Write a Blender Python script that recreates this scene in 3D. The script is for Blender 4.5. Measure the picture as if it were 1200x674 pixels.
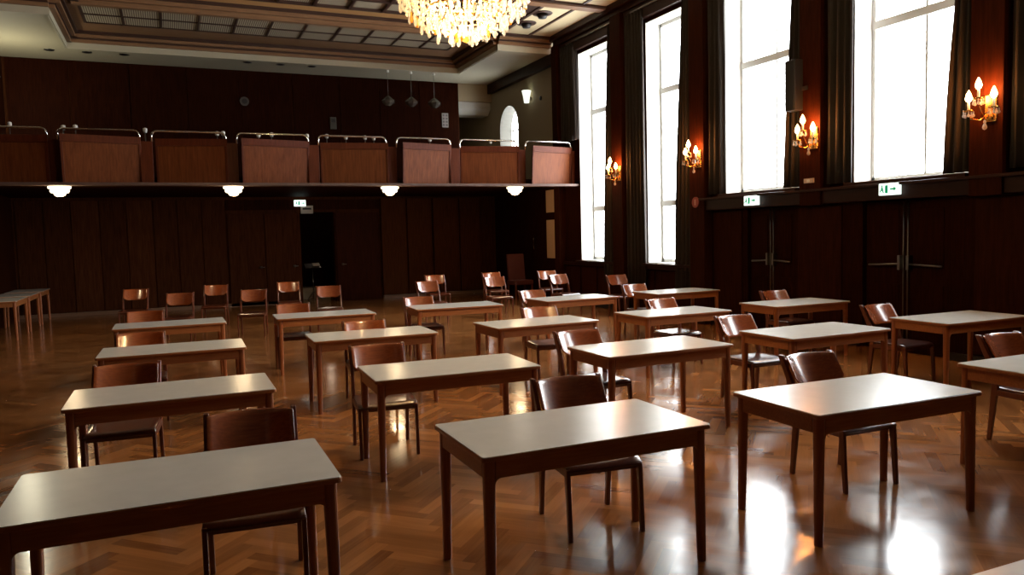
import bpy, bmesh, math, random
from mathutils import Vector, Matrix
random.seed(7)
PI = math.pi
for o in list(bpy.data.objects): bpy.data.objects.remove(o)
S = bpy.context.scene
COL = S.collection

# ------------------------------------------------------------------ camera
W_PX, F_PX = 1200.0, 900.5
YAW, PITCH, ROLL = math.radians(23.8524), math.radians(4.00766), math.radians(1.4598)
cd = bpy.data.cameras.new('camera'); cam = bpy.data.objects.new('camera', cd); COL.objects.link(cam)
cd.sensor_width = 36.0; cd.lens = 36.0 * F_PX / W_PX; cd.clip_start = 0.05; cd.clip_end = 200
fw = Vector((math.sin(YAW)*math.cos(PITCH), math.cos(YAW)*math.cos(PITCH), -math.sin(PITCH)))
rt = Vector((math.cos(YAW), -math.sin(YAW), 0))
dn = fw.cross(rt)
c_, s_ = math.cos(ROLL), math.sin(ROLL)
r2 = c_*rt + s_*dn; d2 = -s_*rt + c_*dn
M = Matrix((r2, -d2, -fw)).transposed().to_4x4(); M.translation = Vector((0, 0, 1.8))
cam.matrix_world = M
S.camera = cam

# ------------------------------------------------------------------ sky, daylight, exposure
EXPOSURE = 0.0
SKY = 20.0
w = bpy.data.worlds.new('sky'); S.world = w; w.use_nodes = True
bg = w.node_tree.nodes['Background']
bg.inputs[0].default_value = (0.96, 0.98, 1.0, 1); bg.inputs[1].default_value = SKY
S.view_settings.view_transform = 'Standard'
S.view_settings.look = 'None'
S.view_settings.exposure = EXPOSURE
S.view_settings.gamma = 1
S.view_settings.use_curve_mapping = False

XR, XL, YB, YN = 9.3, -3.5, 22.2, -6.0        # right wall, left wall, back wall, near wall
Z1, Z2, Z3 = 6.38, 6.75, 6.95                  # soffit, first tray, second tray
# window openings on the right wall: (far y, near y, sill z)
WINS = [(16.73, 15.0, 1.1), (13.82, 12.25, 1.1), (11.3, 9.5, 2.42), (8.43, 6.62, 2.42), (5.56, 3.75, 2.42)]
HEAD = 6.12
def portal(y0, y1, z0, z1, x):
    l = bpy.data.lights.new('window_daylight', 'AREA'); l.shape = 'RECTANGLE'
    l.size = abs(z1-z0); l.size_y = abs(y1-y0)
    l.cycles.is_portal = True
    o = bpy.data.objects.new('window_daylight', l); COL.objects.link(o)
    o.location = (x, (y0+y1)/2, (z0+z1)/2); o.rotation_euler = (0, PI/2, 0)
for a, b, z in WINS: portal(a, b, z, HEAD, 9.74)

def point(name, loc, power, color, r=0.05, parent=None):
    l = bpy.data.lights.new(name, 'POINT'); l.energy = power; l.color = color; l.shadow_soft_size = r
    o = bpy.data.objects.new(name, l); COL.objects.link(o); o.location = loc
    if parent: o.parent = parent
    return o

# ------------------------------------------------------------------ materials
def mat(name):
    m = bpy.data.materials.new(name); m.use_nodes = True
    return m, m.node_tree.nodes, m.node_tree.links, m.node_tree.nodes['Principled BSDF']
def plain(name, col, rough=0.5, metal=0.0, spec=0.5, coat=0.0, coat_r=0.1):
    m, n, l, b = mat(name)
    b.inputs['Base Color'].default_value = (*col, 1); b.inputs['Roughness'].default_value = rough
    b.inputs['Metallic'].default_value = metal; b.inputs['Specular IOR Level'].default_value = spec
    b.inputs['Coat Weight'].default_value = coat; b.inputs['Coat Roughness'].default_value = coat_r
    return m
def emit(name, col, s):
    m, n, l, b = mat(name)
    b.inputs['Base Color'].default_value = (*col, 1)
    b.inputs['Emission Color'].default_value = (*col, 1); b.inputs['Emission Strength'].default_value = s
    return m
def wood(name, c1, c2, axis='z', scale=6, rough=0.4, coat=0.0, spec=0.5, coat_r=0.12, stretch=14):
    m, n, l, b = mat(name)
    tc = n.new('ShaderNodeTexCoord'); mp = n.new('ShaderNodeMapping')
    sc = [stretch, stretch, stretch]; sc['xyz'.index(axis)] = 1
    mp.inputs['Scale'].default_value = sc
    nz = n.new('ShaderNodeTexNoise'); nz.inputs['Scale'].default_value = scale; nz.inputs['Detail'].default_value = 5
    nz.inputs['Roughness'].default_value = 0.62
    info = n.new('ShaderNodeObjectInfo')
    add = n.new('ShaderNodeVectorMath'); add.operation = 'ADD'
    l.new(tc.outputs['Object'], add.inputs[0]); l.new(info.outputs['Random'], add.inputs[1])
    l.new(add.outputs[0], mp.inputs[0]); l.new(mp.outputs[0], nz.inputs['Vector'])
    rp = n.new('ShaderNodeValToRGB'); rp.color_ramp.elements[0].position = 0.3; rp.color_ramp.elements[1].position = 0.72
    rp.color_ramp.elements[0].color = (*c1, 1); rp.color_ramp.elements[1].color = (*c2, 1)
    l.new(nz.outputs[0], rp.inputs[0]); l.new(rp.outputs[0], b.inputs['Base Color'])
    b.inputs['Roughness'].default_value = rough; b.inputs['Specular IOR Level'].default_value = spec
    b.inputs['Coat Weight'].default_value = coat; b.inputs['Coat Roughness'].default_value = coat_r
    return m

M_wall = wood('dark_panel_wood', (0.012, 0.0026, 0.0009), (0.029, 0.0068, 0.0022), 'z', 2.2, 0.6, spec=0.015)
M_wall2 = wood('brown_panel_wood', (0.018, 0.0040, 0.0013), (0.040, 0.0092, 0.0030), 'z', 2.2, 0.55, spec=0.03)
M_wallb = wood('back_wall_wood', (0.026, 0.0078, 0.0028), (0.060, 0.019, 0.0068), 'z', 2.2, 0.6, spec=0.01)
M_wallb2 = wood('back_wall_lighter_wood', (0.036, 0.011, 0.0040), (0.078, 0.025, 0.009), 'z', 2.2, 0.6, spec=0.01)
M_groove = plain('joint_dark', (0.006, 0.002, 0.0015), 0.7)
M_trimw = wood('dark_trim_wood', (0.013, 0.0028, 0.0012), (0.026, 0.006, 0.0026), 'y', 2.2, 0.42, spec=0.2)
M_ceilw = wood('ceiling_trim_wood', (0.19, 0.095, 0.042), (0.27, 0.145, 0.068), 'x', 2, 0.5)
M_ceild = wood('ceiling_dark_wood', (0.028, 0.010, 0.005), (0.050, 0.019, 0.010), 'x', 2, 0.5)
M_balc = wood('balcony_wood', (0.082, 0.019, 0.0045), (0.155, 0.044, 0.012), 'z', 2.0, 0.42, spec=0.12)
M_balcd = wood('balcony_frame_wood', (0.060, 0.012, 0.004), (0.10, 0.022, 0.007), 'z', 2.2, 0.42, spec=0.12)
M_cream = plain('cream_plaster', (0.47, 0.43, 0.31), 0.7)
M_creamp = plain('cream_ceiling_panel', (0.62, 0.52, 0.32), 0.7)
M_gold = plain('ochre_ceiling_band', (0.50, 0.27, 0.10), 0.55)
M_beige = plain('beige_plaster', (0.30, 0.24, 0.15), 0.8)
M_table = wood('table_wood', (0.27, 0.085, 0.024), (0.40, 0.15, 0.045), 'x', 5, 0.38, coat=0.3)
M_legw = wood('table_leg_wood', (0.23, 0.065, 0.019), (0.34, 0.11, 0.033), 'z', 5, 0.35, coat=0.35)
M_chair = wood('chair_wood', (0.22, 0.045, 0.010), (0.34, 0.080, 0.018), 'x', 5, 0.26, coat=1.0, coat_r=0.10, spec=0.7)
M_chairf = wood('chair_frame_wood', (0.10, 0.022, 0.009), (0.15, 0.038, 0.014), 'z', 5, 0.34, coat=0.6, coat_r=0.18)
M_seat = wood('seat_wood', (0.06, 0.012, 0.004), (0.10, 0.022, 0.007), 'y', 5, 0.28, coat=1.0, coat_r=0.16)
M_chrome = plain('chrome', (0.75, 0.74, 0.72), 0.16, 1.0)
M_steel = plain('brushed_steel', (0.22, 0.21, 0.20), 0.35, 1.0)
M_black = plain('black_plastic', (0.012, 0.012, 0.013), 0.5)
M_brass = plain('brass', (0.70, 0.42, 0.13), 0.25, 1.0)
M_white = plain('white_paint', (0.75, 0.74, 0.70), 0.45)
M_frame = plain('window_frame_paint', (0.62, 0.62, 0.60), 0.5)
M_reveal = plain('white_reveal', (0.50, 0.49, 0.45), 0.8)
M_red = plain('red_upholstery', (0.075, 0.011, 0.006), 0.8)
M_base = plain('baseboard_strip', (0.14, 0.075, 0.045), 0.45)
M_signw = emit('lit_sign_white', (0.85, 1.0, 0.93), 1.6)
M_signg = emit('lit_sign_green', (0.0, 0.35, 0.16), 0.5)
M_bulb = emit('warm_bulb', (1.0, 0.62, 0.24), 30)
M_shade = emit('lit_glass_bowl', (1.0, 0.82, 0.55), 3.2)
M_cup = emit('lit_wall_cup', (0.95, 1.0, 0.85), 1.3)

# laminate top with faint mottling
M_top, n, l, b = mat('pale_laminate')
nz = n.new('ShaderNodeTexNoise'); nz.inputs['Scale'].default_value = 9; nz.inputs['Detail'].default_value = 6
rp = n.new('ShaderNodeValToRGB'); rp.color_ramp.elements[0].color = (0.60, 0.60, 0.555, 1); rp.color_ramp.elements[1].color = (0.70, 0.70, 0.65, 1)
tc = n.new('ShaderNodeTexCoord'); l.new(tc.outputs['Object'], nz.inputs['Vector'])
l.new(nz.outputs[0], rp.inputs[0]); l.new(rp.outputs[0], b.inputs['Base Color'])
b.inputs['Roughness'].default_value = 0.22; b.inputs['Specular IOR Level'].default_value = 0.7

# drapes
M_curtain, n, l, b = mat('dark_velvet')
tc = n.new('ShaderNodeTexCoord'); nz = n.new('ShaderNodeTexNoise'); nz.inputs['Scale'].default_value = 40
l.new(tc.outputs['Object'], nz.inputs['Vector'])
rp = n.new('ShaderNodeValToRGB'); rp.color_ramp.elements[0].color = (0.011, 0.007, 0.0035, 1); rp.color_ramp.elements[1].color = (0.020, 0.012, 0.006, 1)
l.new(nz.outputs[0], rp.inputs[0]); l.new(rp.outputs[0], b.inputs['Base Color'])
b.inputs['Roughness'].default_value = 0.85; b.inputs['Sheen Weight'].default_value = 0.04

# thin window glass: mostly transmits, a little gloss
M_glass = bpy.data.materials.new('window_glass'); M_glass.use_nodes = True
n = M_glass.node_tree.nodes; l = M_glass.node_tree.links; n.clear()
out = n.new('ShaderNodeOutputMaterial'); mx = n.new('ShaderNodeMixShader'); tr = n.new('ShaderNodeBsdfTransparent'); gl = n.new('ShaderNodeBsdfGlossy')
tr.inputs[0].default_value = (0.97, 0.98, 0.98, 1); gl.inputs['Roughness'].default_value = 0.02
mx.inputs[0].default_value = 0.05
l.new(tr.outputs[0], mx.inputs[1]); l.new(gl.outputs[0], mx.inputs[2]); l.new(mx.outputs[0], out.inputs[0])

# crystal: clear cut glass read as translucent sparkle
M_cryst = bpy.data.materials.new('cut_crystal'); M_cryst.use_nodes = True
n = M_cryst.node_tree.nodes; l = M_cryst.node_tree.links; n.clear()
out = n.new('ShaderNodeOutputMaterial'); m1 = n.new('ShaderNodeMixShader'); m2 = n.new('ShaderNodeMixShader')
ts = n.new('ShaderNodeBsdfTranslucent'); gl = n.new('ShaderNodeBsdfGlossy'); tp = n.new('ShaderNodeBsdfTransparent')
ts.inputs[0].default_value = (0.95, 0.92, 0.85, 1); gl.inputs['Roughness'].default_value = 0.08
m1.inputs[0].default_value = 0.45; m2.inputs[0].default_value = 0.25
l.new(ts.outputs[0], m1.inputs[1]); l.new(gl.outputs[0], m1.inputs[2]); l.new(m1.outputs[0], m2.inputs[1]); l.new(tp.outputs[0], m2.inputs[2]); l.new(m2.outputs[0], out.inputs[0])

M_amber = M_cryst.copy(); M_amber.name = 'amber_crystal'
[x for x in M_amber.node_tree.nodes if x.type == 'BSDF_TRANSLUCENT'][0].inputs[0].default_value = (0.85, 0.42, 0.08, 1)
[x for x in M_amber.node_tree.nodes if x.type == 'BSDF_GLOSSY'][0].inputs[0].default_value = (0.9, 0.55, 0.15, 1)
# ribbed translucent ceiling grille
M_rib, n, l, b = mat('ribbed_grille')
tc = n.new('ShaderNodeTexCoord'); sx = n.new('ShaderNodeSeparateXYZ'); l.new(tc.outputs['Object'], sx.inputs[0])
mu = n.new('ShaderNodeMath'); mu.operation = 'MULTIPLY'; mu.inputs[1].default_value = 2*PI/0.045
l.new(sx.outputs[0], mu.inputs[0]); sn = n.new('ShaderNodeMath'); sn.operation = 'SINE'; l.new(mu.outputs[0], sn.inputs[0])
rp = n.new('ShaderNodeValToRGB'); rp.color_ramp.elements[0].position = 0.30; rp.color_ramp.elements[1].position = 0.75
mr = n.new('ShaderNodeMapRange'); mr.inputs[1].default_value = -1; mr.inputs[2].default_value = 1; l.new(sn.outputs[0], mr.inputs[0])
rp.color_ramp.elements[0].color = (0.16, 0.11, 0.07, 1); rp.color_ramp.elements[1].color = (0.56, 0.50, 0.36, 1)
l.new(mr.outputs[0], rp.inputs[0]); l.new(rp.outputs[0], b.inputs['Base Color']); b.inputs['Roughness'].default_value = 0.6

# herringbone oak: every plank a face of the floor mesh, tone per plank from an attribute
M_floor, n, l, b = mat('herringbone_parquet')
at = n.new('ShaderNodeAttribute'); at.attribute_name = 'plank'          # r = tone, g = along, b = across
uvn = n.new('ShaderNodeUVMap'); uvn.uv_map = 'UVMap'
mp = n.new('ShaderNodeMapping'); mp.inputs['Scale'].default_value = (2.2, 30, 1); l.new(uvn.outputs[0], mp.inputs[0])
nz = n.new('ShaderNodeTexNoise'); nz.inputs['Scale'].default_value = 1.6; nz.inputs['Detail'].default_value = 4; l.new(mp.outputs[0], nz.inputs['Vector'])
sp = n.new('ShaderNodeSeparateColor'); l.new(at.outputs['Color'], sp.inputs[0])
a1 = n.new('ShaderNodeMath'); a1.operation = 'MULTIPLY_ADD'; a1.inputs[1].default_value = 0.35; l.new(nz.outputs[0], a1.inputs[0])
m3 = n.new('ShaderNodeMath'); m3.operation = 'MULTIPLY'; m3.inputs[1].default_value = 0.85; l.new(sp.outputs[0], m3.inputs[0]); l.new(m3.outputs[0], a1.inputs[2])
rp = n.new('ShaderNodeValToRGB'); rp.color_ramp.elements[0].position = 0.15; rp.color_ramp.elements[1].position = 0.85
rp.color_ramp.elements[0].color = (0.13, 0.042, 0.012, 1); rp.color_ramp.elements[1].color = (0.40, 0.165, 0.050, 1)
l.new(a1.outputs[0], rp.inputs[0])
# worn patches
tc = n.new('ShaderNodeTexCoord'); n2 = n.new('ShaderNodeTexNoise'); n2.inputs['Scale'].default_value = 0.7; n2.inputs['Detail'].default_value = 3
l.new(tc.outputs['Object'], n2.inputs['Vector'])
mr = n.new('ShaderNodeMapRange'); mr.inputs[1].default_value = 0.3; mr.inputs[2].default_value = 0.7; mr.inputs[3].default_value = 0.80; mr.inputs[4].default_value = 1.12
l.new(n2.outputs[0], mr.inputs[0])
mm = n.new('ShaderNodeVectorMath'); mm.operation = 'SCALE'; l.new(rp.outputs[0], mm.inputs[0]); l.new(mr.outputs[0], mm.inputs['Scale'])
l.new(mm.outputs[0], b.inputs['Base Color'])
n3 = n.new('ShaderNodeTexNoise'); n3.inputs['Scale'].default_value = 3.5; n3.inputs['Detail'].default_value = 6; l.new(tc.outputs['Object'], n3.inputs['Vector'])
mr2 = n.new('ShaderNodeMapRange'); mr2.inputs[1].default_value = 0.3; mr2.inputs[2].default_value = 0.7; mr2.inputs[3].default_value = 0.10; mr2.inputs[4].default_value = 0.22; l.new(n3.outputs[0], mr2.inputs[0])
l.new(mr2.outputs[0], b.inputs['Roughness'])
b.inputs['Specular IOR Level'].default_value = 0.6
bp = n.new('ShaderNodeBump'); bp.inputs['Strength'].default_value = 0.05; bp.inputs['Distance'].default_value = 0.004
l.new(n3.outputs[0], bp.inputs['Height'])
l.new(bp.outputs[0], b.inputs['Normal'])

# ------------------------------------------------------------------ mesh helpers
class MB:
    def __init__(s): s.v = []; s.f = []; s.sm = []
    def add(s, vs, fs, smooth=False):
        k = len(s.v); s.v += [tuple(v) for v in vs]; s.f += [tuple(i+k for i in f) for f in fs]; s.sm += [smooth]*len(fs); return s
    def box(s, x0, x1, y0, y1, z0, z1):
        x0, x1 = sorted((x0, x1)); y0, y1 = sorted((y0, y1)); z0, z1 = sorted((z0, z1))
        return s.add([(x0,y0,z0),(x1,y0,z0),(x1,y1,z0),(x0,y1,z0),(x0,y0,z1),(x1,y0,z1),(x1,y1,z1),(x0,y1,z1)],
                     [(0,3,2,1),(4,5,6,7),(0,1,5,4),(1,2,6,5),(2,3,7,6),(3,0,4,7)])
    def prism(s, pts, z0, z1, smooth=False):
        n = len(pts)
        vs = [(x,y,z0) for x,y in pts]+[(x,y,z1) for x,y in pts]
        k = len(s.v); s.v += vs
        s.f.append(tuple(k+i for i in reversed(range(n)))); s.sm.append(False)
        s.f.append(tuple(k+n+i for i in range(n))); s.sm.append(False)
        for i in range(n):
            j = (i+1) % n; s.f.append((k+i, k+j, k+n+j, k+n+i)); s.sm.append(smooth)
        return s
    def extr(s, pts, a, b, plane='yz'):            # profile in a plane, extruded along the third axis from a to b
        n = len(pts)
        def P(u, v, t): return {'yz': (t,u,v), 'xz': (u,t,v), 'xy': (u,v,t)}[plane]
        vs = [P(u,v,a) for u,v in pts]+[P(u,v,b) for u,v in pts]
        fs = [tuple(reversed(range(n))), tuple(n+i for i in range(n))]+[(i,(i+1)%n,n+(i+1)%n,n+i) for i in range(n)]
        return s.add(vs, fs)
    def tube(s, path, r, seg=8, cap=True):
        path = [Vector(p) for p in path]; rs = r if isinstance(r, (list, tuple)) else [r]*len(path)
        vs = []; up = Vector((0,0,1))
        for i, p in enumerate(path):
            t = (path[min(i+1,len(path)-1)]-path[max(i-1,0)]).normalized()
            a = t.cross(up)
            if a.length < 0.05: a = t.cross(Vector((0,1,0)))
            a.normalize(); bb = t.cross(a).normalized()
            for k in range(seg):
                th = 2*PI*k/seg; vs.append(p+(a*math.cos(th)+bb*math.sin(th))*rs[i])
        fs = []
        for i in range(len(path)-1):
            for k in range(seg):
                k2 = (k+1) % seg; fs.append((i*seg+k, i*seg+k2, (i+1)*seg+k2, (i+1)*seg+k))
        s.add(vs, fs, True)
        if cap:
            k0 = len(s.v)-len(vs)
            s.f.append(tuple(k0+k for k in reversed(range(seg)))); s.sm.append(False)
            s.f.append(tuple(k0+(len(path)-1)*seg+k for k in range(seg))); s.sm.append(False)
        return s
    def lathe(s, prof, c=(0,0,0), seg=20, smooth=True):   # profile (r,z) top or bottom closed when r==0
        vs = []
        for r, z in prof:
            for k in range(seg):
                th = 2*PI*k/seg; vs.append((c[0]+r*math.cos(th), c[1]+r*math.sin(th), c[2]+z))
        fs = []
        for i in range(len(prof)-1):
            for k in range(seg):
                k2 = (k+1) % seg; fs.append((i*seg+k, i*seg+k2, (i+1)*seg+k2, (i+1)*seg+k))
        return s.add(vs, fs, smooth)
    def build(s, name, m, parent=None, bevel=0, seg=2, loc=None):
        me = bpy.data.meshes.new(name); me.from_pydata(s.v, [], s.f)
        for i, p in enumerate(me.polygons): p.use_smooth = s.sm[i]
        bm = bmesh.new(); bm.from_mesh(me); bmesh.ops.remove_doubles(bm, verts=bm.verts, dist=1e-6)
        bmesh.ops.recalc_face_normals(bm, faces=bm.faces); bm.to_mesh(me); bm.free()
        me.materials.append(m); o = bpy.data.objects.new(name, me); COL.objects.link(o)
        if parent: o.parent = parent
        if loc: o.location = loc
        if bevel:
            bv = o.modifiers.new('bevel', 'BEVEL'); bv.width = bevel; bv.segments = seg; bv.limit_method = 'ANGLE'; bv.angle_limit = math.radians(40)
        return o
def tag(o, label=None, cat=None, group=None, kind=None):
    if label: o['label'] = label
    if cat: o['category'] = cat
    if group: o['group'] = group
    if kind: o['kind'] = kind
    return o
def empty(name, loc=(0,0,0), rz=0.0):
    o = bpy.data.objects.new(name, None); COL.objects.link(o); o.location = loc; o.rotation_euler = (0,0,rz); o.empty_display_size = 0.1
    return o
def struct(o, label, cat):
    return tag(o, label, cat, None, 'structure')
def copy_tree(o, parent=None):
    c = o.copy(); COL.objects.link(c)
    c.parent = parent
    for ch in [x for x in KIDS.get(o.name, [])]: copy_tree(ch, c)
    return c
KIDS = {}
def register(o):
    KIDS[o.name] = list(o.children)
    for ch in o.children: register(ch)
def place(proto, used, loc, rz):
    if not used[0]: o = proto; used[0] = True
    else: o = copy_tree(proto)
    o.location = loc; o.rotation_euler = (0, 0, rz)
    return o

# ------------------------------------------------------------------ floor
def make_floor():
    Wd = 0.085; nn = 6; ang = math.radians(45)
    ca, sa = math.cos(ang), math.sin(ang)
    vs = []; fs = []; tone = []; uv = []
    x0, x1, y0, y1 = XL-0.05, XR+0.25, YN-0.05, YB+4.05
    def clip(poly):
        for (ax, val, sgn) in ((0, x0, 1), (0, x1, -1), (1, y0, 1), (1, y1, -1)):
            outp = []
            for i in range(len(poly)):
                A, B = poly[i], poly[(i+1) % len(poly)]
                da, db = sgn*(A[0][ax]-val), sgn*(B[0][ax]-val)
                if da >= 0: outp.append(A)
                if (da > 0 and db < 0) or (da < 0 and db > 0):
                    t = da/(da-db)
                    outp.append(((A[0][0]+(B[0][0]-A[0][0])*t, A[0][1]+(B[0][1]-A[0][1])*t), (A[1][0]+(B[1][0]-A[1][0])*t, A[1][1]+(B[1][1]-A[1][1])*t)))
            poly = outp
            if len(poly) < 3: return None
        return poly
    def plank(a, b_, wd, ht, horiz):
        q = [(a, b_), (a+wd, b_), (a+wd, b_+ht), (a, b_+ht)]
        cx, cy = (a+wd/2)*Wd, (b_+ht/2)*Wd
        X = cx*ca-cy*sa; Y = cx*sa+cy*ca
        if X < x0-0.6 or X > x1+0.6 or Y < y0-0.6 or Y > y1+0.6: return
        L = nn*Wd; ro = random.random()*50
        uvs = [(0,0),(L,0),(L,Wd),(0,Wd)] if horiz else [(0,0),(0,Wd),(L,Wd),(L,0)]
        poly = [((u*Wd*ca-v*Wd*sa, u*Wd*sa+v*Wd*ca), (uu+ro, vv+ro)) for (u, v), (uu, vv) in zip(q, uvs)]
        poly = clip(poly)
        if not poly: return
        k = len(vs); vs.extend((p[0][0], p[0][1], 0.0) for p in poly); uv.extend(p[1] for p in poly)
        fs.append(tuple(range(k, k+len(poly)))); tone.append(min(1, max(0, random.gauss(0.44, 0.15))))
    R_ = int(40/Wd)
    for i in range(-R_, R_):
        for m_ in range(-R_//(2*nn)-2, R_//(2*nn)+3):
            plank(i+2*nn*m_, i, nn, 1, True)
            plank(i, i-2*nn+1+2*nn*m_, 1, nn, False)
    me = bpy.data.meshes.new('floor'); me.from_pydata(vs, [], fs)
    me.uv_layers.new(name='UVMap'); me.color_attributes.new('plank', 'FLOAT_COLOR', 'CORNER')
    flat_uv = []; flat_c = []
    for p in me.polygons:
        t = tone[p.index]
        for li in p.loop_indices:
            flat_uv.extend(uv[me.loops[li].vertex_index]); flat_c.extend((t, t, t, 1.0))
    me.uv_layers['UVMap'].data.foreach_set('uv', flat_uv)
    me.color_attributes['plank'].data.foreach_set('color', flat_c)
    me.materials.append(M_floor)
    o = bpy.data.objects.new('floor', me); COL.objects.link(o)
    return struct(o, 'glossy herringbone oak parquet floor of the hall', 'floor')
make_floor()

# ------------------------------------------------------------------ ceiling
CX0, CX1 = -1.96, 7.70                     # middle tray
ceil = MB()
ceil.box(XL, XR, 20.85, YB, Z1, Z1+0.5)                        # rear soffit
ceil.box(XL, CX0, 17.95, 20.85, Z1, Z1+0.5); ceil.box(CX1, XR, 17.95, 20.85, Z1, Z1+0.5)
ceil.box(XL, XL+0.45, YN, 17.95, Z1, Z1+0.5)
ceiling = ceil.build('ceiling', M_cream); struct(ceiling, 'cream ceiling soffit around a coffered wood and lattice ceiling', 'ceiling')
t = MB()                                                        # fascia steps
def steps(mb, x0, x1, y, s=1):
    pass
g = MB(); g.box(XL, XR, YN, 20.9, 7.4, 7.5); g.build('roof_slab', M_ceild, ceiling)
# flat cream panels on the two side trays
g = MB()
g.box(CX1-0.02, 9.12, YN, 17.7, Z2, Z2+0.05)
g.build('side_panel', M_creamp, ceiling)
g = MB(); g.box(XL+0.4, CX0+0.4, YN, 17.95, Z2, Z2+0.05); g.build('side_panel', M_ceilw, ceiling)
# lattice fields
g = MB(); g.box(-1.48, 7.04, 18.35, 19.8, Z2, Z2+0.04); g.build('lattice_panel', M_rib, ceiling)
g = MB(); g.box(-1.48, 7.04, YN, 17.6, Z3+0.03, Z3+0.07); g.build('lattice_panel', M_rib, ceiling)
# wooden ceiling field round the lattice
g = MB()
g.box(CX0, -1.48, 18.25, 20.9, Z2, Z2+0.06); g.box(7.04, CX1+0.1, 17.0, 20.9, Z2, Z2+0.06)
g.box(-1.48, 7.04, 19.8, 20.9, Z2, Z2+0.06)
g.build('border_board', M_ceilw, ceiling)
# gold band at the upper tray
g = MB(); g.box(-1.6, 7.1, 17.6, 18.3, Z3, Z3+0.05); g.build('ochre_band', M_gold, ceiling)
g = MB(); g.box(7.0, CX1, YN, 17.95, Z3-0.2, Z3+0.05); g.box(CX0+0.3, -1.45, YN, 18.3, Z3-0.2, Z3+0.05)
g.build('tray_beam', M_ceild, ceiling)
# fascia and stepped mouldings round the middle tray and side trays
g = MB(); d = MB(); c = MB()
def run(x0, x1, y, facing):
    # moulding running in x at depth y; tray lies towards -y
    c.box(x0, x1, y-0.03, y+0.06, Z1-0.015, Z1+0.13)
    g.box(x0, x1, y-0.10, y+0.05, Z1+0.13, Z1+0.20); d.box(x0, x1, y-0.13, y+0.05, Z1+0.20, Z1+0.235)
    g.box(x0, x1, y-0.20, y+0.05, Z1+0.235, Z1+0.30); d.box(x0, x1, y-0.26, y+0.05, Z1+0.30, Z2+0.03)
def runy(y0, y1, x, s):
    c.box(x-0.03*s*-1, x+0.06*s, y0, y1, Z1-0.015, Z1+0.13)
    g.box(x-0.10*s, x+0.05*s, y0, y1, Z1+0.13, Z1+0.20); d.box(x-0.13*s, x+0.05*s, y0, y1, Z1+0.20, Z1+0.235)
    g.box(x-0.20*s, x+0.05*s, y0, y1, Z1+0.235, Z1+0.30); d.box(x-0.26*s, x+0.05*s, y0, y1, Z1+0.30, Z2+0.03)
run(CX0, CX1, 20.85, 1); run(CX1, 9.15, 17.95, 1); run(XL+0.45, CX0, 17.95, 1)
runy(17.95, 20.85, CX0, -1); runy(17.95, 20.85, CX1, 1); runy(YN, 17.95, XL+0.45, -1)
# inner moulding of the upper tray
g.box(-1.6, 7.15, 18.22, 18.36, Z2-0.04, Z2+0.05); d.box(-1.6, 7.15, 18.30, 18.40, Z2-0.012, Z2+0.02)
g.box(-1.6, 7.15, 18.10, 18.24, Z2+0.05, Z2+0.13); d.box(-1.6, 7.15, 18.05, 18.30, Z2+0.13, Z3+0.03)
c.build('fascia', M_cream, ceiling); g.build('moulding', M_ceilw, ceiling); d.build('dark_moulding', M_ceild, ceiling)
# lattice bars
for k in range(12):
    x = -1.48+k*(8.52/11); b_ = MB(); b_.box(x-0.024, x+0.024, 18.35, 19.8, Z2-0.02, Z2+0.01); b_.build('lattice_bar', M_ceild, ceiling)
    b_ = MB(); b_.box(x-0.03, x+0.03, YN, 17.6, Z3-0.03, Z3+0.04); b_.build('lattice_bar', M_ceild, ceiling)
for y in (18.37, 19.08, 19.79):
    b_ = MB(); b_.box(-1.5, 7.06, y-0.018, y+0.018, Z2-0.022, Z2+0.01); b_.build('lattice_bar', M_ceild, ceiling)
y = 17.58
while y > YN:
    b_ = MB(); b_.box(-1.5, 7.06, y-0.025, y+0.025, Z3-0.035, Z3+0.04); b_.build('lattice_bar', M_ceild, ceiling); y -= 0.72
# side tray dividers (right)
g = MB(); d = MB()
for y in (15.1, 12.2, 9.3, 6.4, 3.5, 0.6, -2.3):
    g.box(7.1, 9.12, y-0.13, y+0.13, Z2-0.07, Z2+0.02); d.box(7.1, 9.12, y-0.16, y-0.13, Z2-0.05, Z2+0.02); d.box(7.1, 9.12, y+0.13, y+0.16, Z2-0.05, Z2+0.02)
d.box(8.44, 8.50, YN, 17.7, Z2-0.025, Z2+0.02)
d.box(7.66, 7.74, YN, 17.7, Z2-0.025, Z2+0.02)
g.build('cross_beam', M_ceilw, ceiling); d.build('dark_strip', M_ceild, ceiling)
# cornice along the right wall
cor = MB()
cor.box(9.05, XR, YN, 17.75, 6.62, Z2+0.1); cor.box(9.15, XR, YN, 17.75, 6.50, 6.62); cor.box(9.20, XR, YN, 17.75, 6.20, 6.5)
cor.box(9.15, XR, 17.75, YB, 6.10, Z1)
o = cor.build('trim_1', M_trimw, None, 0.008); struct(o, 'dark wooden cornice running above the tall windows', 'cornice')
trk = MB(); 
for a, b, z in WINS: trk.box(9.155, 9.19, b-0.35, a+0.35, 6.395, 6.425)
trk.build('curtain_track', M_steel, o)

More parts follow.
